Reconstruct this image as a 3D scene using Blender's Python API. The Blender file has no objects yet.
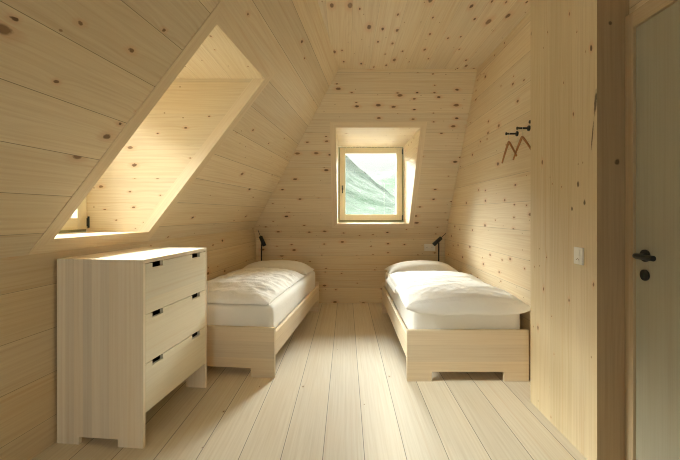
import bpy, bmesh, math, random
from mathutils import Vector, Matrix, noise as mnoise
random.seed(7)
scene = bpy.context.scene
COL = scene.collection

# ------------------------------------------------------------------ camera
F_PX, EYE = 380.0, 1.27
cam_d = bpy.data.cameras.new('camera'); cam = bpy.data.objects.new('camera', cam_d); COL.objects.link(cam)
cam.location = (0, 0, EYE); cam.rotation_euler = (math.pi/2, 0, 0)
cam_d.sensor_width = 36; cam_d.lens = F_PX/680*36
cam_d.shift_x = -6/680; cam_d.shift_y = -16/680
cam_d.clip_start = .05; cam_d.clip_end = 5000
scene.camera = cam
vs = scene.view_settings
vs.view_transform = 'Standard'; vs.look = 'None'; vs.gamma = 1; vs.use_curve_mapping = False
vs.exposure = -0.48
scene.cycles.max_bounces = 16; scene.cycles.diffuse_bounces = 10
scene.cycles.transparent_max_bounces = 16; scene.cycles.filter_width = 1.05

# ------------------------------------------------------------------ node helpers
class NT:
    def __init__(s, name):
        s.m = bpy.data.materials.new(name); s.m.use_nodes = True
        s.t = s.m.node_tree; s.t.nodes.clear()
        s.out = s.t.nodes.new('ShaderNodeOutputMaterial')
    def n(s, kind, **kw):
        nd = s.t.nodes.new(kind)
        for k, v in kw.items(): setattr(nd, k, v)
        return nd
    def put(s, sock, v):
        if isinstance(v, bpy.types.NodeSocket): s.t.links.new(v, sock)
        elif v is not None:
            if sock.type == 'RGBA' and len(v) == 3: v = (*v, 1)
            sock.default_value = v
    def math(s, op, a, b=None, c=None, clamp=False):
        nd = s.n('ShaderNodeMath', operation=op, use_clamp=clamp)
        s.put(nd.inputs[0], a); s.put(nd.inputs[1], b); s.put(nd.inputs[2], c)
        return nd.outputs[0]
    def mix(s, f, a, b, blend='MIX'):
        nd = s.n('ShaderNodeMix', data_type='RGBA', blend_type=blend)
        s.put(nd.inputs[0], f); s.put(nd.inputs[6], a); s.put(nd.inputs[7], b)
        return nd.outputs[2]
    def comb(s, x, y, z=0.0):
        nd = s.n('ShaderNodeCombineXYZ')
        s.put(nd.inputs[0], x); s.put(nd.inputs[1], y); s.put(nd.inputs[2], z)
        return nd.outputs[0]
    def noise(s, vec, scale, detail=3, rough=.55, dim='3D', dist=0.0):
        nd = s.n('ShaderNodeTexNoise', noise_dimensions=dim)
        s.put(nd.inputs['Vector'], vec)
        nd.inputs['Scale'].default_value = scale; nd.inputs['Detail'].default_value = detail
        nd.inputs['Roughness'].default_value = rough; nd.inputs['Distortion'].default_value = dist
        return nd.outputs[0]
    def ss(s, x, lo, hi):           # smoothstep
        nd = s.n('ShaderNodeMapRange', interpolation_type='SMOOTHSTEP')
        s.put(nd.inputs[0], x); s.put(nd.inputs[1], lo); s.put(nd.inputs[2], hi)
        return nd.outputs[0]
    def bsdf(s, color, rough=.6, bump=None, bstr=.3, bdist=.002, spec=.3, sheen=0.0, **kw):
        b = s.n('ShaderNodeBsdfPrincipled')
        s.put(b.inputs['Base Color'], color); s.put(b.inputs['Roughness'], rough)
        b.inputs['Specular IOR Level'].default_value = spec
        b.inputs['Sheen Weight'].default_value = sheen
        for k, v in kw.items(): s.put(b.inputs[k], v)
        if bump is not None:
            bp = s.n('ShaderNodeBump'); bp.inputs['Strength'].default_value = bstr
            bp.inputs['Distance'].default_value = bdist
            s.put(bp.inputs['Height'], bump); s.t.links.new(bp.outputs[0], b.inputs['Normal'])
        s.t.links.new(b.outputs[0], s.out.inputs[0])
        return s.m

def wood(name, width=.23, off=0.0, light=(.74,.60,.41), dark=(.60,.44,.26), knots=.6, knot_size=1.0,
         gap=.0010, gapdark=.45, var=.10, rough=.55, seed=0.0, ring=1.0, spec=.25, tint=(.66,.42,.24), fine=1.0, cu=.22, cv=.13, spots=()):
    """Boards running along UV u, `width` metres wide along UV v."""
    s = NT(name)
    uvn = s.n('ShaderNodeUVMap'); sep = s.n('ShaderNodeSeparateXYZ'); s.t.links.new(uvn.outputs[0], sep.inputs[0])
    u, v = sep.outputs[0], sep.outputs[1]
    q = s.math('DIVIDE', s.math('SUBTRACT', v, off), width)
    bi = s.math('FLOOR', q); fv = s.math('SUBTRACT', q, bi)
    wn = s.n('ShaderNodeTexWhiteNoise', noise_dimensions='1D'); s.put(wn.inputs['W'], s.math('ADD', bi, seed+.37))
    rs = s.n('ShaderNodeSeparateColor'); s.t.links.new(wn.outputs['Color'], rs.inputs[0])
    r1, r2, r3 = rs.outputs
    u2 = s.math('ADD', u, s.math('MULTIPLY', r1, 23.0))
    v2 = s.math('ADD', v, s.math('MULTIPLY', r2, 11.0))
    # knots
    vo = s.n('ShaderNodeTexVoronoi', voronoi_dimensions='2D', feature='F1')
    vo.inputs['Scale'].default_value = 1.0; vo.inputs['Randomness'].default_value = .85
    wob = s.math('MULTIPLY', s.math('SUBTRACT', s.noise(s.comb(u2, v2), 40, 2), .5), .06)
    s.put(vo.inputs['Vector'], s.comb(s.math('ADD', s.math('DIVIDE', u2, cu), s.math('MULTIPLY', wob, 2)), s.math('ADD', s.math('DIVIDE', v2, cv), wob)))
    dist = vo.outputs['Distance']
    kc = s.n('ShaderNodeSeparateColor'); s.t.links.new(vo.outputs['Color'], kc.inputs[0])
    exist = s.math('LESS_THAN', kc.outputs[0], knots)
    # world-space-ish radius: 5-12 mm
    rk = s.math('MULTIPLY_ADD', s.math('POWER', kc.outputs[1], 2.0), .085*knot_size, .045*knot_size)
    core = s.math('MULTIPLY', s.math('SUBTRACT', 1.0, s.ss(s.math('DIVIDE', dist, rk), .55, 1.0)), exist)
    halo = s.math('MULTIPLY', s.math('SUBTRACT', 1.0, s.ss(s.math('DIVIDE', dist, rk), .8, 2.8)), exist)
    warp = s.math('MULTIPLY', s.math('POWER', s.math('SUBTRACT', 1.0, s.math('MINIMUM', s.math('MULTIPLY', dist, 2.2), 1.0)), 2.0), exist)
    vg = s.math('ADD', v2, s.math('MULTIPLY', warp, .018))
    # fine streaks and annual rings
    streak = s.noise(s.comb(s.math('MULTIPLY', u2, 1.3), s.math('MULTIPLY', vg, 75.0)), 1.0, 4, .6)
    bend = s.noise(s.comb(s.math('MULTIPLY', u2, .55), s.math('MULTIPLY', vg, 5.0)), 1.0, 2, .5)
    ph = s.math('ADD', s.math('MULTIPLY', vg, 34.0), s.math('MULTIPLY', bend, 9.0))
    sn = s.math('SINE', s.math('MULTIPLY', ph, 6.2832))
    rings = s.math('POWER', s.math('MULTIPLY_ADD', sn, .5, .5), 3.0)
    g = s.math('ADD', s.math('MULTIPLY', s.ss(streak, .35, .75), .68*fine), s.math('MULTIPLY', rings, .26*ring), clamp=True)
    col = s.mix(g, light, dark)
    band = s.noise(s.comb(s.math('MULTIPLY', u2, .3), s.math('MULTIPLY', vg, 26.0)), 1.0, 2, .6)
    col = s.mix(s.math('MULTIPLY', s.ss(band, .55, .78), .55*ring), col, tuple(a*b for a, b in zip(dark, (.95,.84,.72))))
    blot = s.noise(s.comb(s.math('MULTIPLY', u2, .8), s.math('MULTIPLY', v2, 3.5)), 1.6, 2)
    col = s.mix(s.math('MULTIPLY', s.ss(blot, .4, .8), .30), col, tuple(a*b for a, b in zip(light, (.90,.82,.70))))
    val = s.math('MULTIPLY_ADD', s.math('SUBTRACT', r3, .5), 2*var, 1.0)
    hs = s.n('ShaderNodeHueSaturation'); s.put(hs.inputs['Color'], col); s.put(hs.inputs['Value'], val)
    s.put(hs.inputs['Saturation'], s.math('MULTIPLY_ADD', r1, .12, .95))
    col = hs.outputs[0]
    if knots > 0:
        col = s.mix(s.math('MULTIPLY', halo, .55), col, tint)
        kcol = s.mix(kc.outputs[2], (.085,.042,.018), (.25,.14,.065))
        col = s.mix(s.math('MULTIPLY', core, .92), col, kcol)
        pv = s.n('ShaderNodeTexVoronoi', voronoi_dimensions='2D', feature='F1'); pv.inputs['Scale'].default_value = 1.0
        s.put(pv.inputs['Vector'], s.comb(s.math('DIVIDE', u2, cu*.55), s.math('DIVIDE', v2, cv*.62)))
        pc = s.n('ShaderNodeSeparateColor'); s.t.links.new(pv.outputs['Color'], pc.inputs[0])
        pin = s.math('MULTIPLY', s.math('SUBTRACT', 1.0, s.ss(pv.outputs['Distance'], .03, .075)), s.math('LESS_THAN', pc.outputs[0], knots*.2))
        col = s.mix(s.math('MULTIPLY', pin, .75), col, (.24,.125,.05))
    for (su, sv, lu, lv_, an) in spots:      # single large knots and cracks
        du, dv = s.math('SUBTRACT', u, su), s.math('SUBTRACT', v, sv); ca, sa = math.cos(an), math.sin(an)
        p = s.math('DIVIDE', s.math('ADD', s.math('MULTIPLY', du, ca), s.math('MULTIPLY', dv, sa)), lu)
        q_ = s.math('DIVIDE', s.math('SUBTRACT', s.math('MULTIPLY', dv, ca), s.math('MULTIPLY', du, sa)), lv_)
        rr = s.math('SQRT', s.math('ADD', s.math('MULTIPLY', p, p), s.math('MULTIPLY', q_, q_)))
        rr = s.math('ADD', rr, s.math('MULTIPLY', s.math('SUBTRACT', s.noise(s.comb(u, v), 60, 3), .5), .8))
        col = s.mix(s.math('MULTIPLY', s.math('SUBTRACT', 1.0, s.ss(rr, .4, 1.0)), .85), col, (.07,.045,.022))
    if gap > 0:
        ed = s.math('MULTIPLY', s.math('MINIMUM', fv, s.math('SUBTRACT', 1.0, fv)), width)
        gm = s.math('SUBTRACT', 1.0, s.ss(ed, gap*.4, gap*1.5))
        col = s.mix(gm, col, tuple(c*gapdark for c in dark))
        h = s.math('SUBTRACT', s.math('MULTIPLY', g, -.12), gm)
    else: h = s.math('MULTIPLY', g, -.12)
    return s.bsdf(col, rough, bump=h, bstr=.35, bdist=.0015, spec=spec)

def plain(name, color, rough=.5, metal=0.0, spec=.3, nscale=0, namt=.06):
    s = NT(name)
    if nscale:
        tc = s.n('ShaderNodeTexCoord'); nz = s.noise(tc.outputs['Object'], nscale, 3)
        c = s.mix(nz, tuple(x*(1-namt) for x in color), tuple(min(1,x*(1+namt)) for x in color))
        return s.bsdf(c, rough, bump=nz, bstr=.1, spec=spec, Metallic=metal)
    return s.bsdf(color, rough, spec=spec, Metallic=metal)

def linen(name, color, scale=55, amt=.5):
    s = NT(name)
    tc = s.n('ShaderNodeTexCoord')
    a = s.noise(tc.outputs['Object'], 9, 4, .6, dist=.6)
    b = s.noise(tc.outputs['Object'], scale, 3, .6, dist=.4)
    h = s.math('ADD', s.math('MULTIPLY', a, 1.0), s.math('MULTIPLY', b, .35))
    c = s.mix(a, tuple(x*.97 for x in color), color)
    return s.bsdf(c, .85, bump=h, bstr=amt, bdist=.012, spec=.12, sheen=.15)

LW = dict(light=(.75,.638,.45), dark=(.64,.505,.325))
M = {}
M['wall_back'] = wood('spruce boards back', .23, .22, var=.05, knots=.42, knot_size=1.3, gap=.0008, seed=1, cv=.115, **LW)
M['wall_right'] = wood('spruce boards right', .23, .22, var=.055, knots=.40, knot_size=1.15, seed=2, **LW)
M['wall_knee'] = wood('spruce boards low wall', .243, .155, knots=.24, seed=33, light=(.72,.60,.405), dark=(.61,.47,.29))
M['light_sink'] = wood('light absorbing boards', .2, 0, knots=0, seed=21, light=(.12,.085,.055), dark=(.08,.055,.035))  # dark boards for unseen surfaces, added to absorb bounce light
M['slope'] = wood('spruce boards slope', .235, .141, knots=.22, seed=4, gap=.0013, gapdark=.4, knot_size=1.15, cu=.26, cv=.15, **LW)
M['ceiling'] = wood('spruce boards ceiling', .2, .05, knots=.5, seed=5, knot_size=1.6, gap=.0006, gapdark=.6, cu=.26, cv=.12, var=.06, **LW)
M['dormer'] = wood('spruce boards dormer', .24, .10, var=.04, knots=.40, seed=6, gap=.0008, gapdark=.7, knot_size=.8, **LW)
M['trim'] = wood('spruce trim', 2.0, -1.0, knots=0, gap=0, seed=7, var=.03, light=(.78,.66,.47), dark=(.69,.55,.37))
M['pier'] = wood('spruce panel pier', .115, .03, knots=.30, seed=8, gap=0, cu=.2, cv=.11, knot_size=.75, var=.05, light=(.67,.555,.365), dark=(.575,.45,.275),
                 spots=((1.83,1.902,.080,.014,-.13),(1.67,1.926,.10,.0065,-.13),(1.33,1.99,.02,.011,0),(1.43,2.045,.022,.013,0),(1.30,2.10,.016,.010,0)))
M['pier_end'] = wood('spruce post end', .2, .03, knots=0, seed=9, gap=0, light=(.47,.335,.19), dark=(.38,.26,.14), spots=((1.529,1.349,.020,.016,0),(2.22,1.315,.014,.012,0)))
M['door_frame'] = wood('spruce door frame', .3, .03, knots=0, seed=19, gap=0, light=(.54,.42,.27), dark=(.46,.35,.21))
M['floor'] = wood('pale floor boards', .218, .0967, knots=.035, seed=10, gap=.0016, gapdark=.25, var=.07, rough=.62, spec=.22,
                  light=(.79,.72,.595), dark=(.675,.595,.465), ring=.8, tint=(.55,.42,.28))
M['door'] = wood('pale door veneer', .9, .2, knots=0, gap=0, seed=11, light=(.40,.375,.285), dark=(.35,.325,.24), ring=.4)
M['chest_side'] = wood('ash strips', .052, 0, knots=0, gap=0, seed=12, var=.10, light=(.84,.745,.60), dark=(.745,.63,.475), ring=.35)
M['chest_front'] = wood('ash drawer', .4, 0, knots=0, gap=0, seed=13, var=.05, light=(.83,.77,.62), dark=(.76,.69,.54), ring=.6)
M['bed_wood'] = wood('ash bed boards', .13, .02, knots=0, gap=0, seed=14, var=.05, light=(.79,.67,.50), dark=(.69,.56,.395), ring=.6)
M['window_wood'] = wood('window wood', .3, 0, knots=0, gap=0, seed=15, var=.03, light=(.84,.79,.62), dark=(.77,.71,.54), ring=.3, rough=.4)
M['window_edge'] = wood('window rebate', .3, 0, knots=0, gap=0, seed=16, var=.03, light=(.36,.36,.22), dark=(.28,.28,.17), ring=.3, rough=.45)
M['hanger'] = wood('beech hanger', .3, 0, knots=0, gap=0, seed=17, light=(.40,.19,.07), dark=(.30,.13,.045), ring=.4, rough=.4)
M['black'] = plain('black metal', (.012,.014,.013), .4, .0, .45, 60)
M['gunmetal'] = plain('dark hinge metal', (.04,.055,.045), .4, .5, .4, 60)
M['reflector'] = plain('pale reflector metal', (.76,.76,.73), .6, 0, .3, 8, .02)
M['steel'] = plain('steel wire', (.55,.53,.48), .3, 1.0)
M['plastic'] = plain('white plastic', (.84,.82,.77), .35, 0, .4, 20, .02)
M['plastic_gap'] = plain('socket hole', (.10,.09,.08), .5)
M['inside'] = plain('dark drawer inside', (.10,.075,.05), .8, 0, .1, 20)
M['sheet'] = linen('fitted sheet', (.87,.85,.815), 60, .22)
M['duvet'] = linen('duvet cotton', (.89,.875,.845), 34, .6)
M['pillow'] = linen('pillow cotton', (.89,.875,.84), 34, .55)
def glass():
    s = NT('window glass')
    tr = s.n('ShaderNodeBsdfTransparent'); tr.inputs[0].default_value = (.96,.985,.965,1)
    gl = s.n('ShaderNodeBsdfGlossy'); gl.inputs['Roughness'].default_value = .02
    fr = s.n('ShaderNodeFresnel'); fr.inputs[0].default_value = 1.45
    mx = s.n('ShaderNodeMixShader')
    s.t.links.new(fr.outputs[0], mx.inputs[0]); s.t.links.new(tr.outputs[0], mx.inputs[1]); s.t.links.new(gl.outputs[0], mx.inputs[2])
    s.t.links.new(mx.outputs[0], s.out.inputs[0])
    return s.m
M['glass'] = glass()

# ------------------------------------------------------------------ mesh helpers
class MB:
    """Collects faces with planar UVs in metres (u along the grain)."""
    def __init__(s):
        s.bm = bmesh.new(); s.uv = s.bm.loops.layers.uv.new('UVMap'); s.mats = []
    def mi(s, m):
        if m not in s.mats: s.mats.append(m)
        return s.mats.index(m)
    def face(s, pts, mat, grain=(1,0,0), uvs=None):
        pts = [Vector(p) for p in pts]
        f = s.bm.faces.new([s.bm.verts.new(p) for p in pts])
        f.material_index = s.mi(mat)
        if uvs is None: s.setuv(f, grain)
        else:
            for l, c in zip(f.loops, uvs): l[s.uv].uv = c
        return f
    def setuv(s, f, grain):
        f.normal_update(); n = f.normal; g = Vector(grain).normalized()
        if abs(n.dot(g)) > .8: g = Vector((0,0,1)) if abs(n.z) < .8 else Vector((1,0,0))
        g = (g - n*n.dot(g)).normalized(); w = n.cross(g)
        if w.dot(Vector((1,.9,1.1))) < 0: w = -w
        for l in f.loops: l[s.uv].uv = (l.vert.co.dot(g), l.vert.co.dot(w))
    def prism(s, poly, axis, a, b, mat, grain=(0,0,1)):
        """Polygon given in the two axes other than `axis`, extruded from a to b."""
        def P(p, t):
            c = [0,0,0]; o = [i for i in range(3) if i != axis]
            c[axis] = t; c[o[0]], c[o[1]] = p; return Vector(c)
        va = [s.bm.verts.new(P(p, a)) for p in poly]; vb = [s.bm.verts.new(P(p, b)) for p in poly]
        fs = [s.bm.faces.new(va), s.bm.faces.new(list(reversed(vb)))]
        k = len(poly)
        for i in range(k): fs.append(s.bm.faces.new([va[i], vb[i], vb[(i+1)%k], va[(i+1)%k]]))
        bmesh.ops.recalc_face_normals(s.bm, faces=fs)
        for f in fs: f.material_index = s.mi(mat); s.setuv(f, grain)
    def box(s, lo, hi, mat, grain=(0,0,1)):
        s.prism([(lo[1],lo[2]),(hi[1],lo[2]),(hi[1],hi[2]),(lo[1],hi[2])], 0, lo[0], hi[0], mat, grain)
    def tube(s, pts, r, mat, seg=16, caps=True):
        pts = [Vector(p) for p in pts]; rs = r if isinstance(r, (list, tuple)) else [r]*len(pts)
        rings = []; up = None
        for i, p in enumerate(pts):
            t = (pts[min(i+1, len(pts)-1)] - pts[max(i-1, 0)]).normalized()
            if up is None: up = Vector((0,0,1)) if abs(t.z) < .9 else Vector((1,0,0))
            x = t.cross(up).normalized(); y = x.cross(t).normalized(); up = y
            rings.append([s.bm.verts.new(p + (x*math.cos(a)+y*math.sin(a))*rs[i]) for a in [2*math.pi*k/seg for k in range(seg)]])
        fs = []
        for A, B in zip(rings, rings[1:]):
            for k in range(seg): fs.append(s.bm.faces.new([A[k], A[(k+1)%seg], B[(k+1)%seg], B[k]]))
        for f in fs: f.smooth = True
        if caps: fs += [s.bm.faces.new(list(reversed(rings[0]))), s.bm.faces.new(rings[-1])]
        bmesh.ops.recalc_face_normals(s.bm, faces=fs)
        for f in fs: f.material_index = s.mi(mat); s.setuv(f, pts[-1]-pts[0])
    def obj(s, name, parent=None, bevel=0, seg=2, smooth=False):
        me = bpy.data.meshes.new(name); s.bm.to_mesh(me); s.bm.free()
        for m in s.mats: me.materials.append(m)
        o = bpy.data.objects.new(name, me); COL.objects.link(o)
        if parent is not None: o.parent = parent
        if smooth:
            for p in me.polygons: p.use_smooth = True
        if bevel:
            b = o.modifiers.new('bevel', 'BEVEL'); b.width = bevel; b.segments = seg; b.limit_method = 'ANGLE'; b.angle_limit = math.radians(35)
        return o

def empty(name, loc=(0,0,0), rz=0):
    o = bpy.data.objects.new(name, None); COL.objects.link(o); o.location = loc; o.rotation_euler = (0,0,rz)
    o.empty_display_size = .1
    return o
def tag(o, label, cat, group=None):
    o['label'] = label; o['category'] = cat
    if group: o['group'] = group
    return o
def struct(o, label=None, cat=None):
    o['kind'] = 'structure'
    if label: o['label'] = label
    if cat: o['category'] = cat
    return o

# ------------------------------------------------------------------ room measures
ZC = 2.827                       # ceiling
LK, LA, LTOP = 1.06, -1.826, -.486   # left wall: knee height, foot and ceiling offsets; x = a(z) + .1*y
SK = .1
def la(z): return LA if z <= LK else LA + (z-LK)*(LTOP-LA)/(ZC-LK)
def LP(y, z): return Vector((la(z)+SK*y, y, z))
BK, BD, BTOP = .92, 5.41, 4.08       # back wall
def bd(z): return BD if z <= BK else BD + (z-BK)*(BTOP-BD)/(ZC-BK)
XR = 1.41                        # right wall
Y0 = -2.6                        # wall behind the viewer
kl = math.hypot(1, (LTOP-LA)/(ZC-LK)); kb = math.hypot(1, (BTOP-BD)/(ZC-BK))
def lv(z): return z if z <= LK else (z-LK)*kl
def bv(z): return z if z <= BK else BK+(z-BK)*kb
def corner(z): return LP(bd(z), z)

# dormer openings
DY0, DY1, DZ0, DZ1 = 2.03, 2.85, 1.137, 2.285
BX0, BX1 = -.12, .873
WL = -2.235       # left window plane: x = WL + .1*y
WB = 5.76        # back window plane

def lface(mb, pts, mat):
    mb.face([LP(y,z) for y,z in pts], mat, uvs=[(y*1.005, (z-LK)*kl) for y,z in pts])
mb = MB()
mb.face([LP(Y0,0), corner(0), corner(BK), corner(LK), LP(Y0,LK)], M['wall_knee'],
        uvs=[(Y0,0),(bd(0),0),(bd(BK),BK),(bd(LK),LK),(Y0,LK)])
yc = lambda z: bd(z)
A = [(Y0,LK),(yc(LK),LK),(yc(ZC),ZC),(Y0,ZC)]; H = [(DY0,DZ0),(DY1,DZ0),(DY1,DZ1),(DY0,DZ1)]
for i in range(4):
    j = (i+1)%4; lface(mb, [A[i],A[j],H[j],H[i]], M['slope'])
struct(mb.obj('wall_left'), 'sloping left wall of spruce boards with low upright wall beneath', 'wall')

mb = MB()
def bface(pts, mat): mb.face([Vector((x,bd(z),z)) for x,z in pts], mat, uvs=[(x,bv(z)) for x,z in pts])
bface([(corner(0).x,0),(XR,0),(XR,BK),(corner(BK).x,BK)], M['wall_back'])
c1 = corner(LK); A = [(corner(BK).x,BK),(XR,BK),(XR,ZC),(corner(ZC).x,ZC)]; H = [(BX0,DZ0+.004),(BX1,DZ0+.004),(BX1,DZ1),(BX0,DZ1)]
bface([A[0],A[1],H[1],H[0]], M['wall_back']); bface([A[1],A[2],H[2],H[1]], M['wall_back']); bface([A[2],A[3],H[3],H[2]], M['wall_back'])
bface([A[3],(c1.x,LK),A[0],H[0],H[3]], M['wall_back'])
struct(mb.obj('wall_back'), 'knotty spruce back wall leaning in above the bed heads', 'wall')

# right wall with door opening
DO0, DO1, DOZ = .93, 1.893, 2.25
mb = MB()
def rface(pts): mb.face([Vector((XR,y,z)) for y,z in pts], M['wall_right'], uvs=[(y,z) for y,z in pts])
rface([(DO1,0),(DO1,DOZ),(DO1,ZC),(bd(ZC),ZC),(bd(BK),BK),(bd(0),0)])
HY0, HY1, HZ, HX = -2.3, .25, 2.45, 3.3       # unseen dark recess added behind the viewer to absorb light
rface([(HY1,0),(HY1,HZ),(DO0,HZ),(DO0,0)]); rface([(Y0,HZ),(Y0,ZC),(DO0,ZC),(DO0,HZ)]); rface([(Y0,0),(Y0,HZ),(HY0,HZ),(HY0,0)]); rface([(DO0,DOZ),(DO0,ZC),(DO1,ZC),(DO1,DOZ)])
hb = MB(); a_, b_ = (XR,HY0), (HX,HY0); c_, d_ = (HX,HY1), (XR,HY1)
for p, q in ((a_,b_),(b_,c_),(c_,d_)): hb.face([(*p,0),(*q,0),(*q,HZ),(*p,HZ)], M['light_sink'], (0,0,1))
for z in (0, HZ): hb.face([(*a_,z),(*b_,z),(*c_,z),(*d_,z)], M['light_sink'], (1,0,0))
struct(hb.obj('wall_light_sink'), 'unseen dark recess added behind the viewer to absorb light', 'wall')
struct(mb.obj('wall_right'), 'knotty spruce board wall on the right beside the bed', 'wall')
FX0, FX1, FZ0, FZ1 = -1.16, -.08, .25, 2.2      # window added behind the viewer to let in fill light
mb = MB()
A = [LP(Y0,0), Vector((XR,Y0,0)), Vector((XR,Y0,ZC)), LP(Y0,ZC)]; H = [Vector((FX0,Y0,FZ0)), Vector((FX1,Y0,FZ0)), Vector((FX1,Y0,FZ1)), Vector((FX0,Y0,FZ1))]
for i in range(3): mb.face([A[i],A[i+1],H[i+1],H[i]], M['light_sink'])  # unseen rear wall kept dark to cut bounce light
mb.face([A[3],LP(Y0,LK),A[0],H[0],H[3]], M['light_sink'])
for i in range(4): mb.face([H[i],H[(i+1)%4],H[(i+1)%4]-Vector((0,.25,0)),H[i]-Vector((0,.25,0))], M['trim'])
struct(mb.obj('wall_front'), 'board wall behind the viewer', 'wall')
FS = -.15                        # floor darkened from here back to cut bounce light
mb = MB()
for pts, m in (([LP(FS,0),(XR,FS,0),(XR,BD,0),corner(0)], M['floor']), ([LP(Y0,0),(XR,Y0,0),(XR,FS,0),LP(FS,0)], M['light_sink'])):
    mb.face(pts, m, uvs=[(p[1],p[0]) for p in pts])
struct(mb.obj('floor'), 'pale wide softwood floor boards', 'floor')
mb = MB(); pp = [LP(Y0,ZC),corner(ZC),(XR,BTOP,ZC),(XR,Y0,ZC)]
mb.face(pp, M['ceiling'], uvs=[(p[1],p[0]) for p in pp])
struct(mb.obj('ceiling'), 'knotty spruce board ceiling', 'ceiling')

# pier at the right: boarded block beside the door
mb = MB(); PX, PY0, PY1 = 1.249, 1.891, 2.572
mb.face([(PX,PY0,0),(PX,PY0,ZC),(PX,PY1,ZC),(PX,PY1,0)], M['pier'], (0,0,1))
mb.face([(PX,PY1,0),(PX,PY1,ZC),(XR,PY1,ZC),(XR,PY1,0)], M['pier'], (0,0,1))
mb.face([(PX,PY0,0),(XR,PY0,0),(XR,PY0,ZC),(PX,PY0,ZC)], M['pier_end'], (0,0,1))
struct(mb.obj('wall_right_pier'), 'projecting knotty spruce panel between bed and door', 'wall')

# ------------------------------------------------------------------ dormer linings (reveals + flat casing on the slope)
def ring(mb, P, nrm, inner, outer, mat, gy, gz, up=.0035):
    """mitred flat casing; inner/outer: 4 corners in plane parameters; P maps to space."""
    for i in range(4):
        j = (i+1)%4
        q = [P(*inner[i])+nrm*up, P(*inner[j])+nrm*up, P(*outer[j])+nrm*up, P(*outer[i])+nrm*up]
        mb.face(q, mat, gy if i%2 == 0 else gz)
        mb.face([P(*outer[i])+nrm*up, P(*outer[j])+nrm*up, P(*outer[j])-nrm*.002, P(*outer[i])-nrm*.002], mat, gy if i%2 == 0 else gz)
        mb.face([P(*inner[i])+nrm*up, P(*inner[j])+nrm*up, P(*inner[j])-nrm*.002, P(*inner[i])-nrm*.002], mat, gy if i%2 == 0 else gz)
sl = (LP(0,2)-LP(0,1.2)).normalized(); nl = Vector((1,0.1*-1,0)); nl = (LP(1,1.2)-LP(0,1.2)).cross(sl).normalized()
if nl.x < 0: nl = -nl
lw = .085
mb = MB()
inner = H_ = [(DY0,DZ0),(DY1,DZ0),(DY1,DZ1),(DY0,DZ1)]
outer = [(DY0-lw,LK+.004),(DY1+lw,LK+.004),(DY1+lw,DZ1+.075),(DY0-lw,DZ1+.075)]
ring(mb, LP, nl, inner, outer, M['trim'], (0,1,0), tuple(sl))
def WLP(y,z): return Vector((WL+SK*y, y, z))
fr = .07   # plain frame depth before the boarded reveal starts
for y in (DY0, DY1):             # cheeks
    a, b = LP(y,DZ0), LP(y,DZ1); c, d = WLP(y,DZ1), WLP(y,DZ0)
    o = Vector((-fr*1.25,0,0))
    mb.face([a, b, b+o, a+o], M['trim'], tuple(sl)); mb.face([a+o, b+o, c, d], M['dormer'], (1,0,0))
mb.face([LP(DY0,DZ1), LP(DY1,DZ1), WLP(DY1,DZ1), WLP(DY0,DZ1)], M['dormer'], (0,1,0))
struct(mb.obj('trim_1'), 'wooden lining and casing of the left dormer window recess', 'trim')

mb = MB()
def BP(x,z): return Vector((x,bd(z),z))
sb = (BP(0,2)-BP(0,1.2)).normalized(); nb = Vector((1,0,0)).cross(sb); nb = nb if nb.y < 0 else -nb
inner = [(BX0,DZ0+.004),(BX1,DZ0+.004),(BX1,DZ1),(BX0,DZ1)]; outer = [(BX0-.07,DZ0-.06),(BX1+.07,DZ0-.06),(BX1+.07,DZ1+.06),(BX0-.07,DZ1+.06)]
ring(mb, BP, nb, inner, outer, M['trim'], (1,0,0), tuple(sb))
for x in (BX0, BX1):
    mb.face([BP(x,DZ0+.004), BP(x,DZ1), (x,WB,DZ1), (x,WB,DZ0+.004)], M['dormer'], (0,1,0))
mb.face([BP(BX0,DZ1), BP(BX1,DZ1), (BX1,WB,DZ1), (BX0,WB,DZ1)], M['dormer'], (1,0,0))
struct(mb.obj('trim_2'), 'wooden lining and casing of the back window recess', 'trim')

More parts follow.
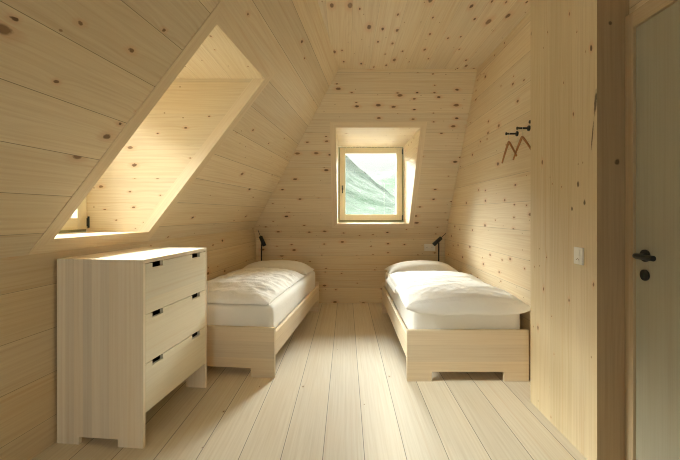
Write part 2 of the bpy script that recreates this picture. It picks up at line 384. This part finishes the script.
# ------------------------------------------------------------------ windows (local: x across, y outward, z up; origin at sill, inner face)
def window(name, W, Hh, loc, rz, label, handle_left=True, f=.032):
    root = struct(empty(name, loc, rz), label, 'window')
    d = .07
    mb = MB()                                   # fixed frame
    mb.box((0,0,0),(f,d,Hh),M['window_edge']); mb.box((W-f,0,0),(W,d,Hh),M['window_edge'])
    mb.box((f,0,0),(W-f,d,f+.012),M['window_edge'],(1,0,0)); mb.box((f,0,Hh-f+.012),(W-f,d,Hh),M['window_edge'],(1,0,0))
    struct(mb.obj('window_frame', root, .002))
    a, b = f-.006, .085                          # opening sash
    z0, z1 = f+.006, Hh-f+.018
    mb = MB(); y0, y1 = -.014, .05
    for X0, X1 in ((a, a+b), (W-a-b, W-a)): mb.box((X0,y0,z0),(X1,y1,z1),M['window_wood'])
    mb.box((a+b,y0,z0),(W-a-b,y1,z0+b),M['window_wood'],(1,0,0)); mb.box((a+b,y0,z1-b),(W-a-b,y1,z1),M['window_wood'],(1,0,0))
    sash = struct(mb.obj('window_sash', root, .004))
    mb = MB(); mb.box((a+b-.01,.016,z0+b-.01),(W-a-b+.01,.022,z1-b+.01),M['glass'])
    struct(mb.obj('window_pane', sash))
    hx = a+.042 if handle_left else W-a-.042
    hy = W-a+.006 if handle_left else a-.006
    mb = MB(); hz = Hh*.46
    mb.box((hx-.012,y0-.008,hz-.035),(hx+.012,y0,hz+.035),M['gunmetal'])
    mb.tube([(hx,y0,hz+.012),(hx,y0-.038,hz+.012)],.008,M['gunmetal'],12)
    mb.tube([(hx,y0-.036,hz+.02),(hx,y0-.040,hz-.05),(hx,y0-.038,hz-.085)],[.009,.009,.007],M['gunmetal'],12)
    struct(mb.obj('window_handle', sash, .0015))
    for zz in (.030, Hh-.115):
        mb = MB(); mb.tube([(hy,y0-.008,zz),(hy,y0-.008,zz+.085)],.0065,M['gunmetal'],12)
        mb.box((hy-.009,y0-.004,zz+.012),(hy+.009,.002,zz+.072),M['gunmetal'])
        struct(mb.obj('window_hinge', root, .001))
    mb = MB(); mb.box((-.03,d,-.055),(W+.03,d+.34,-.012),M['reflector'],(1,0,0)); struct(mb.obj('sill_reflector', root, .003))  # pale ledge added outside to reflect skylight up into the recess
    return root
th = math.atan(SK)
# left: local x runs along +... the wall (away from viewer), local y outward
LW_len = (DY1-DY0)*math.hypot(1,SK)
w1 = window('window_1', LW_len, DZ1-DZ0, WLP(DY0,DZ0), math.pi/2-th, 'window in the left dormer recess above the chest', f=.014)
# sill boards
mb = MB()
mb.face([LP(DY0,DZ0)+Vector((0,0,0)), LP(DY1,DZ0), WLP(DY1,DZ0), WLP(DY0,DZ0)], M['trim'], (0,1,0))
s = mb.obj('window_sill', None); struct(s, 'pale wooden sill of the left dormer window', 'sill')
w2 = window('window_2', BX1-BX0, DZ1-DZ0-.004, (BX0,WB,DZ0+.004), 0, 'window in the back wall recess looking onto a green slope')
mb = MB()
mb.face([BP(BX0,DZ0+.004), BP(BX1,DZ0+.004), (BX1,WB,DZ0+.004), (BX0,WB,DZ0+.004)], M['trim'], (1,0,0))
s = mb.obj('window_sill', None); struct(s, 'pale wooden sill of the back window', 'sill')

w3 = window('window_fill', FX1-FX0, FZ1-FZ0, (FX1,Y0-.18,FZ0), math.pi, 'unseen window added behind the viewer for fill light')
# ------------------------------------------------------------------ door
door = struct(empty('door_1', (1.40, 1.836, 0)), 'pale wooden door with black lever handle at the right edge', 'door')
mb = MB(); mb.box((0,-.87,.004),(.04,0,2.169),M['door'])
struct(mb.obj('door_leaf', door, .002))
mb = MB()
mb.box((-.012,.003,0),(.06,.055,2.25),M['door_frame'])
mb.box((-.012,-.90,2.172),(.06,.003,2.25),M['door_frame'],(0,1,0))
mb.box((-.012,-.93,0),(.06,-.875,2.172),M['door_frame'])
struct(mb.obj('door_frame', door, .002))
mb = MB(); hz = 1.075
mb.tube([(0,-.062,hz),(-.009,-.062,hz)],.0285,M['black'],28)
mb.tube([(-.006,-.062,hz),(-.035,-.062,hz),(-.052,-.066,hz),(-.060,-.085,hz),(-.060,-.180,hz)],[.011,.011,.0125,.013,.0125],M['black'],16)
struct(mb.obj('door_handle', door, .001))
mb = MB(); mb.tube([(0,-.060,.984),(-.008,-.060,.984)],.026,M['black'],28)
mb.box((-.0095,-.064,.972),(-.008,-.056,.992),M['gunmetal'])
struct(mb.obj('key_escutcheon', door, .001))

# ------------------------------------------------------------------ chest of drawers (local x into the room, y along the wall)
CW, CL, CH, T = .507, .745, 1.0217, .022
chest = tag(empty('chest_of_drawers', (-1.602, 2.105, 0), -th), 'pale wooden chest with three drawers under the left dormer window', 'chest of drawers')
side = [(0,0),(.133,0),(.133,.042),(.36,.042),(.36,0),(CW,0),(CW,CH-T),(0,CH-T)]
for y in (0, CL-T):
    mb = MB(); mb.prism(side, 1, y, y+T, M['chest_side']); mb.obj('side_panel', chest, .0015)
mb = MB(); mb.box((0,0,CH-T),(CW,CL,CH),M['chest_side'],(0,1,0)); mb.obj('top', chest, .0015)
mb = MB(); mb.box((.004,T,.16),(.016,CL-T,CH-T),M['inside'],(0,1,0)); mb.obj('back_panel', chest)
mb = MB(); mb.box((.016,T,.160),(CW-.03,CL-T,.176),M['chest_front'],(0,1,0)); mb.obj('bottom_panel', chest)
for z0, z1 in ((.182,.445),(.449,.715),(.719,.9955)):
    y0, y1 = T+.002, CL-T-.002; nh = .029
    d = MB()
    poly = [(y0,z0),(y1,z0),(y1,z1)]
    for p, q in ((.640,.534),(.190,.087)): poly += [(p,z1),(p,z1-nh),(q,z1-nh),(q,z1)]
    poly += [(y0,z1)]
    d.prism(poly, 0, CW-.022, CW-.001, M['chest_front'], (0,1,0))
    dr = d.obj('drawer', chest, .0012)
    b = MB(); zb = z1-.012
    b.box((.03,y0+.012,z0+.01),(CW-.0225,y1-.012,z0+.02),M['inside'],(0,1,0))
    for yy in (y0+.012, y1-.024): b.box((.03,yy,z0+.02),(CW-.0225,yy+.012,zb),M['inside'],(1,0,0))
    b.box((.03,y0+.024,z0+.02),(.042,y1-.024,zb),M['inside'],(0,1,0))
    b.obj('drawer_box', dr)

# ------------------------------------------------------------------ beds
BW, BL, BH, RT = .925, 2.02, .388, .345
def bed(loc, rz, label):
    r = tag(empty('bed_frame', loc, rz), label, 'bed', 'low wooden single beds')
    prof = [(0,0),(.19,0),(.19,.072),(BW-.19,.072),(BW-.19,0),(BW,0),(BW,BH),(0,BH)]
    for nm, y in (('footboard',0),('headboard',BL-.03)):
        mb = MB(); mb.prism(prof, 1, y, y+.03, M['bed_wood'], (1,0,0)); mb.obj(nm, r, .002)
    for x in (0, BW-.028):
        mb = MB(); mb.box((x,.03,.168),(x+.028,BL-.03,RT),M['bed_wood'],(0,1,0)); mb.obj('side_rail', r, .002)
    mb = MB(); mb.box((.028,.03,.27),(BW-.028,BL-.03,.30),M['bed_wood'],(1,0,0)); mb.obj('slatted_base', r)
    return r
bedL = (-1.4727, 3.0275, 0); bedR = (.4625, 2.881, 0)
bed(bedL, -th, 'pale wooden bed frame behind the chest of drawers by the sloping wall')
bed(bedR, 0, 'pale wooden bed frame standing against the right wall beside the pier')

def rbox(lo, hi, r, mat, name, nx=30, ny=60, nz=8, wob=.003, seed=0):
    """soft rounded block built as a dense cube sheet"""
    bm = bmesh.new(); lo, hi = Vector(lo), Vector(hi); c = (lo+hi)/2; hsz = (hi-lo)/2
    cache = {}
    def vert(i,j,k):
        key = (i,j,k)
        if key not in cache:
            p = Vector((lo.x+(hi.x-lo.x)*i/nx, lo.y+(hi.y-lo.y)*j/ny, lo.z+(hi.z-lo.z)*k/nz))
            q = Vector([max(lo[a]+r, min(hi[a]-r, p[a])) for a in range(3)]); d = p-q
            if d.length > 1e-9:
                m = max(abs(x) for x in d); d = d.normalized()*m if True else d
            p = q + d
            nv = mnoise.noise_vector(p*3.0+Vector((seed,0,0)))*wob + mnoise.noise_vector(p*11+Vector((0,seed,0)))*wob*.4
            cache[key] = bm.verts.new(p+nv)
        return cache[key]
    for j in range(ny):
        for i in range(nx):
            bm.faces.new([vert(i,j,nz),vert(i+1,j,nz),vert(i+1,j+1,nz),vert(i,j+1,nz)])
            bm.faces.new([vert(i,j,0),vert(i,j+1,0),vert(i+1,j+1,0),vert(i+1,j,0)])
    for k in range(nz):
        for i in range(nx):
            bm.faces.new([vert(i,0,k),vert(i+1,0,k),vert(i+1,0,k+1),vert(i,0,k+1)])
            bm.faces.new([vert(i,ny,k),vert(i,ny,k+1),vert(i+1,ny,k+1),vert(i+1,ny,k)])
        for j in range(ny):
            bm.faces.new([vert(0,j,k),vert(0,j,k+1),vert(0,j+1,k+1),vert(0,j+1,k)])
            bm.faces.new([vert(nx,j,k),vert(nx,j+1,k),vert(nx,j+1,k+1),vert(nx,j,k+1)])
    me = bpy.data.meshes.new(name); bm.to_mesh(me); bm.free(); me.materials.append(mat)
    for p in me.polygons: p.use_smooth = True
    o = bpy.data.objects.new(name, me); COL.objects.link(o); return o
MT = .548
def mattress(loc, rz, label, seed):
    o = rbox((.036,.038,.306),(BW-.035,BL-.038,MT),.045,M['sheet'],'mattress', seed=seed)
    o.location = loc; o.rotation_euler = (0,0,rz)
    return tag(o, label, 'mattress', 'mattresses in white sheets')
mattress(bedL, -th, 'white sheeted mattress on the bed behind the chest', 1.3)
mattress(bedR, 0, 'white sheeted mattress on the bed along the right wall', 5.1)

def inside(x, y): return .02 < x < BW-.02 and .028 < y < BL-.02
def ridge(p, s): return 1-abs(mnoise.noise(Vector(p)*s))*2
def puff(name, x0, x1, y0, y1, zb, T, mat, loc, rz, seed, nx=110, ny=150, pin=.03, lead=0.0, droop=.04, wr=.012, exy=(3.2,3.2), edge=.5, tilt=0.0):
    """filled textile: closed two-skin cushion with pinched corners and creases"""
    bm = bmesh.new(); g = {}
    xc, yc_, hx, hy = (x0+x1)/2, (y0+y1)/2, (x1-x0)/2, (y1-y0)/2
    sd = Vector((seed*3.1, seed*1.7, seed))
    def tri(a): return math.sin(a*math.pi/2)      # denser towards the border
    for side in (1, 0):
        for j in range(ny+1):
            for i in range(nx+1):
                bord = i in (0,nx) or j in (0,ny)
                if side == 0 and bord: g[0,i,j] = g[1,i,j]; continue
                a, b = tri(2*i/nx-1), tri(2*j/ny-1)
                x = xc + hx*a*(1 - pin*(1-b*b)) + side*0; y = yc_ + hy*b*(1 - pin*(1-a*a)*hx/hy)
                prof = (max(0,1-abs(a)**exy[0])**edge)*(max(0,1-abs(b)**exy[1])**edge)
                edgeness = 1-min(1, max(0,1-abs(a)**6)*max(0,1-abs(b)**6))
                P = Vector((x, y, 0))+sd
                fold = (ridge((P.x*.45+P.y*.2, P.y*1.5-P.x*.35, 1), 2.9)-.45)*.95 + mnoise.noise(P*1.7)*.9 \
                       + (ridge((P.x*.9+P.y*.3, P.y*2.1-P.x*.5, 4), 4.6)-.45)*.45*(.4+.6*abs(mnoise.noise(P*2.3))*2) \
                       + (ridge((P.x*1.0+P.y*.9, P.y*1.7-P.x*1.1, 7), 8.0)-.45)*.22
                crink = mnoise.noise(Vector((P.x*16, P.y*16, 2)))*.16 + edgeness*mnoise.noise(Vector((P.x*14, P.y*14, 5)))*.5
                base = zb - droop*edgeness**1.5*(1-abs(a)**5 if b < 0 else 1) + edgeness*mnoise.noise(P*4.5)*.012 + tilt*(b+1)/2
                if inside(x, y): base = max(base, MT+.008)
                if side: z = base + prof*(T + lead*math.exp(-((b+.72)/.5)**2)) + (fold+crink)*wr*min(1, prof*1.6+.12)
                else: z = base - .004 if not inside(x, y) else max(base-.004, MT+.006)
                v = bm.verts.new((x, y, z)); g[side,i,j] = v
    for side in (1,0):
        for j in range(ny):
            for i in range(nx):
                q = [g[side,i,j],g[side,i+1,j],g[side,i+1,j+1],g[side,i,j+1]]
                if side == 0: q.reverse()
                try: bm.faces.new(q)
                except ValueError: pass
    bmesh.ops.recalc_face_normals(bm, faces=bm.faces)
    me = bpy.data.meshes.new(name); bm.to_mesh(me); bm.free(); me.materials.append(mat)
    for p in me.polygons: p.use_smooth = True
    o = bpy.data.objects.new(name, me); COL.objects.link(o); o.location = loc; o.rotation_euler = (0,0,rz); return o
tag(puff('pillow', .03, .875, 1.475, 1.96, MT+.016, .135, M['pillow'], bedL, -th, 2.2, 70, 50, .05, 0, .0, .008, (3.0,2.4), .55),
    'white pillow at the head of the bed behind the chest', 'pillow', 'white pillows')
tag(puff('pillow', .03, .88, 1.49, 1.975, MT+.016, .135, M['pillow'], bedR, 0, 4.2, 70, 50, .05, 0, .0, .008, (3.0,2.4), .55),
    'white pillow at the head of the bed along the right wall', 'pillow', 'white pillows')
tag(puff('duvet', .0, .865, .05, 1.47, MT+.012, .105, M['duvet'], bedL, -th, 1.0, lead=.015, pin=.025, wr=.023, exy=(3.4,5.0), edge=.55),
    'puffy white duvet on the bed behind the chest of drawers', 'duvet', 'white duvets')
tag(puff('duvet', -.012, .942, -.035, 1.485, MT+.012, .100, M['duvet'], bedR, 0, 3.0, lead=.018, pin=.022, wr=.015, exy=(3.2,5.0), edge=.55, droop=.05),
    'puffy white duvet on the bed along the right wall', 'duvet', 'white duvets')

# ------------------------------------------------------------------ reading lamps
def lamp(x, y, top, a, b, label):
    r = tag(empty('reading_lamp', (x,y,0)), label, 'lamp', 'slim black reading lamps')
    mb = MB(); mb.tube([(0,0,0),(0,0,.010),(0,0,.014)],[.085,.085,.075],M['black'],32); mb.obj('base', r)
    mb = MB(); mb.tube([(0,0,.014),(0,0,top)],.010,M['black'],12); mb.obj('pole', r)
    a, b = Vector(a), Vector(b); d = (b-a).normalized()
    mb = MB(); mb.tube([a, a+d*.006, b-d*.004, b],[.021,.026,.026,.024],M['black'],20); h = mb.obj('lamp_head', r)
    mb = MB(); mb.tube([a-d*.085, a],.004,M['black'],8); mb.obj('stem', h)
lamp(-1.147, 5.16, .915, (-.008,-.031,.972), (.048,-.031,.838), 'black reading lamp at the head of the bed beside the sloping wall')
lamp(1.259, 5.16, .915, (.028,-.031,.952), (-.078,-.031,.852), 'black reading lamp behind the right wall bed, next to the socket')

# ------------------------------------------------------------------ sockets and switch
so = tag(empty('wall_socket', (1.19, BD, .795)), 'white double power socket low on the back wall by the lamp', 'socket')
mb = MB(); mb.box((-.078,-.010,-.05),(.078,0,.05),M['plastic'],(1,0,0)); mb.obj('plate', so, .004, 3)
for cx in (-.038, .038):
    mb = MB(); mb.prism([(cx+.026*math.cos(t*math.pi/3), .026*math.sin(t*math.pi/3)) for t in range(6)], 1, -.0115, -.0095, M['plastic'], (1,0,0))
    ins = mb.obj('socket_insert', so, .0008)
    mb = MB()
    for dx, dz in ((-.010,0),(.010,0),(0,.005)): mb.tube([(cx+dx,-.0122,dz),(cx+dx,-.0112,dz)],.0026,M['plastic_gap'],10)
    mb.obj('contact_hole', ins)
sw = tag(empty('light_switch', (PX, 2.033, 1.046)), 'white light switch with socket on the wooden pier beside the door', 'switch')
mb = MB(); mb.box((-.009,-.039,-.046),(0,.039,.046),M['plastic']); mb.obj('plate', sw, .004, 3)
mb = MB(); mb.box((-.0125,-.020,.004),(-.008,.020,.036),M['plastic']); mb.obj('rocker', sw, .0015)
mb = MB(); mb.prism([(.021*math.cos(t*math.pi/3), -.020+.021*math.sin(t*math.pi/3)) for t in range(6)], 0, -.0108, -.0085, M['plastic'])
ins = mb.obj('socket_insert', sw, .0008)
mb = MB()
for dy, dz in ((-.009,-.02),(.009,-.02),(0,-.015)): mb.tube([(-.0115,dy,dz),(-.0105,dy,dz)],.0026,M['plastic_gap'],10)
mb.obj('contact_hole', ins)

# ------------------------------------------------------------------ coat hooks and hangers
hooks = [(3.124,1.930,'black coat hook furthest from the pier, holding a hanger'),
         (2.923,1.930,'middle black coat hook on the right wall, holding a hanger'),
         (2.722,1.930,'empty black coat hook half hidden behind the wooden pier')]
for y, z, lab in hooks:
    r = tag(empty('coat_hook', (XR, y, z)), lab, 'hook', 'black coat hooks')
    mb = MB(); mb.tube([(0,0,0),(-.009,0,0),(-.011,0,0)],[.021,.021,.018],M['black'],24); mb.obj('rosette', r)
    mb = MB(); mb.tube([(-.010,0,0),(-.088,0,0)],.0075,M['black'],14); p = mb.obj('peg', r)
    mb = MB(); mb.tube([(-.086,0,0),(-.088,0,0),(-.096,0,0),(-.098,0,0)],[.009,.012,.012,.010],M['black'],18); mb.obj('peg_cap', p)
def hanger(px, y, z, rz, label):
    """wire loops over the peg; arms run along local y"""
    r = tag(empty('clothes_hanger', (px, y, z), rz), label, 'clothes hanger', 'wooden clothes hangers')
    mb = MB(); rr = .0125; pts = []
    for k in range(15):
        t = math.radians(-40 + 250*k/14); pts.append((0, rr*math.cos(t), -.002+rr*math.sin(t)))
    pts = list(reversed(pts)); pts = pts[:]          # open side first
    pts += [(0, .006, -.020), (0, 0, -.030), (0, 0, -.075)]
    mb.tube(pts, .0018, M['steel'], 8); mb.obj('hook', r)
    mb = MB(); L = []
    for k in range(25):
        t = -1+2*k/24; L.append((0, .205*t, -.068-.145*abs(t)**1.15 if abs(t)>.04 else -.068))
    mb.tube(L, [.0065+.0035*(1-abs(-1+2*k/24)) for k in range(25)], M['hanger'], 12); mb.obj('shoulder_bar', r)
hanger(XR-.072, 3.124, 1.9300, math.radians(-8), 'wooden clothes hanger on the coat hook furthest from the pier')
hanger(XR-.055, 2.923, 1.9300, math.radians(-6), 'wooden clothes hanger on the middle hook, partly behind the pier')

# ------------------------------------------------------------------ outside: alpine slopes
def fbm(x, y, o=5):
    return mnoise.fractal(Vector((x,y,.3)), 1.0, 2.0, o)
def hillmat(name, green, rock, sc):
    s = NT(name); tc = s.n('ShaderNodeTexCoord'); P = tc.outputs['Object']
    mp = s.n('ShaderNodeMapping'); mp.inputs['Scale'].default_value = (1,1,.6); s.t.links.new(P, mp.inputs[0])
    a = s.noise(mp.outputs[0], sc, 6, .65); b = s.noise(mp.outputs[0], sc*5, 5, .7)
    c = s.mix(s.ss(a, .35, .65), green, tuple(x*1.5 for x in green))
    c = s.mix(s.math('MULTIPLY', s.ss(b, .52, .66), .8), c, rock)
    c = s.mix(s.ss(s.noise(mp.outputs[0], sc*12, 3, .7), .55, .7), c, tuple(x*.45 for x in green))
    return s.bsdf(c, .95, bump=b, bstr=.6, bdist=2.0, spec=.05)
def terrain(name, x0, x1, y0, y1, nx, ny, hf, mat):
    bm = bmesh.new(); vs_ = [[bm.verts.new((x0+(x1-x0)*i/nx, y0+(y1-y0)*j/ny, hf(x0+(x1-x0)*i/nx, y0+(y1-y0)*j/ny))) for i in range(nx+1)] for j in range(ny+1)]
    for j in range(ny):
        for i in range(nx):
            f = bm.faces.new([vs_[j][i],vs_[j][i+1],vs_[j+1][i+1],vs_[j+1][i]]); f.smooth = True
    me = bpy.data.meshes.new(name); bm.to_mesh(me); bm.free(); me.materials.append(mat)
    o = bpy.data.objects.new(name, me); COL.objects.link(o); return o
def h1(x, y):
    ridge_z = 40 - .97*x + 3.5*fbm(x*.03, 2.2, 4) + 6*max(0, -x-4)*.02
    ridge_z = max(-60, min(ridge_z, 56 + 4*fbm(x*.02, 7.7, 4)))
    t = max(0.0, min(1.0, (y-30)/220))
    base = -9
    zz = base + (ridge_z-base)*(t**1.15)
    if y > 250: zz -= (y-250)*.7
    return zz + 5*fbm(x*.02, y*.02)*t + 1.2*fbm(x*.12+4, y*.12, 4)*t
hill = terrain('hill', -260, 300, 12, 330, 150, 120, h1, hillmat('grass slope', (.010,.019,.011), (.046,.051,.045), .07))
struct(hill, 'green rocky mountain slope outside the back window', 'hill')
def h2(x, y):
    rz_ = 95 + .05*x + 45*fbm(x*.004+9, .5, 5)
    t = max(0, min(1, (y-520)/260))
    return -40 + (rz_+40)*t - (max(0,y-780))*.6 + 14*fbm(x*.012, y*.012)*t
mt = terrain('mountain', -300, 900, 500, 900, 110, 50, h2, hillmat('far grass slope', (.020,.032,.020), (.06,.064,.06), .02))
struct(mt, 'pale misty mountain beyond the green slope', 'mountain')
mb = MB(); gm = hillmat('pale bounce ground', (.40,.39,.35), (.55,.54,.50), .8)  # pale tone chosen to throw light up onto the dormer heads
mb.box((-60,-40,-4.4),(60,40,-4.0),gm,(1,0,0)); struct(mb.obj('ground'), 'unseen pale ground added to bounce skylight into the windows', 'ground')
# mist in the valley
def mist():
    s = NT('valley mist'); v = s.n('ShaderNodeVolumeScatter')
    v.inputs['Color'].default_value = (.98,.99,1,1); v.inputs['Density'].default_value = .00003; v.inputs['Anisotropy'].default_value = .2
    s.t.links.new(v.outputs[0], s.out.inputs['Volume']); return s.m
mb = MB(); mb.box((-330,60,-70),(950,910,260),mist()); m = mb.obj('mist'); m['kind'] = 'stuff'; tag(m, 'thin bright mist over the valley outside the window', 'mist')

# ------------------------------------------------------------------ daylight: sky with added bright bands
SKY_FILL = 10.0  # sky strength behind the viewer, added as fill through the rear window
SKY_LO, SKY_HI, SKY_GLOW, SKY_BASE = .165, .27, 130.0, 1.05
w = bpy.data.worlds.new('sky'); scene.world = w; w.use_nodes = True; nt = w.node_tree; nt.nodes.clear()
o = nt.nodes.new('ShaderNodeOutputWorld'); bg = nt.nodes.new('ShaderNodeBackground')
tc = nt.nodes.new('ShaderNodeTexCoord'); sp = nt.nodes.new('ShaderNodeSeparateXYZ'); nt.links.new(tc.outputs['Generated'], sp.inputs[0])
def wmath(op, a, b=None, c=None):
    nd = nt.nodes.new('ShaderNodeMath'); nd.operation = op
    for i, v in enumerate((a, b, c)):
        if isinstance(v, bpy.types.NodeSocket): nt.links.new(v, nd.inputs[i])
        elif v is not None: nd.inputs[i].default_value = v
    return nd.outputs[0]
def wstep(x, lo, hi):
    nd = nt.nodes.new('ShaderNodeMapRange'); nd.interpolation_type = 'SMOOTHSTEP'
    nt.links.new(x, nd.inputs[0]); nd.inputs[1].default_value = lo; nd.inputs[2].default_value = hi
    return nd.outputs[0]
# sky bands brightened above the view to light the room, dim along the horizon
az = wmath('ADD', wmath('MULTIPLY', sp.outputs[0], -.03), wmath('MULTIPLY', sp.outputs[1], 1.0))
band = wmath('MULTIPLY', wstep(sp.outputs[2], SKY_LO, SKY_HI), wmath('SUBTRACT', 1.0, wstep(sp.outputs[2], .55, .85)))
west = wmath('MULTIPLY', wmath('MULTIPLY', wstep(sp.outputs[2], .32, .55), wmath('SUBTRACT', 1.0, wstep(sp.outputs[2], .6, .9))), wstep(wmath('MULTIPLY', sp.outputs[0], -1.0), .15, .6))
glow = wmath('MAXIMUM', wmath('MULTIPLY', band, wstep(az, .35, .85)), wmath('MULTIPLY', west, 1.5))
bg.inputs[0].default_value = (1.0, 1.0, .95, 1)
south = wmath('MULTIPLY', wstep(wmath('MULTIPLY', sp.outputs[1], -1.0), .1, .6), SKY_FILL)
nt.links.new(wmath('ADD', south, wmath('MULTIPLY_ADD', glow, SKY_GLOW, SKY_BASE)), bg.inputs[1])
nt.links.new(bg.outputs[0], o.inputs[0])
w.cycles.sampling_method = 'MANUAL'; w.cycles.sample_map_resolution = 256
def portal(name, loc, rot, sx, sy):
    L = bpy.data.lights.new(name, 'AREA'); L.shape = 'RECTANGLE'; L.size = sx; L.size_y = sy; L.cycles.is_portal = True
    ob = bpy.data.objects.new(name, L); COL.objects.link(ob); ob.location = loc; ob.rotation_euler = rot
portal('daylight_portal', ((BX0+BX1)/2, WB+.09, (DZ0+DZ1)/2), (-math.pi/2,0,0), BX1-BX0, DZ1-DZ0)
portal('daylight_portal', ((FX0+FX1)/2, Y0-.27, (FZ0+FZ1)/2), (math.pi/2,0,0), FX1-FX0, FZ1-FZ0)
ym = (DY0+DY1)/2
portal('daylight_portal', (WL+SK*ym-.09, ym, (DZ0+DZ1)/2), (-math.pi/2,0,math.pi/2-th), DY1-DY0+.01, DZ1-DZ0)
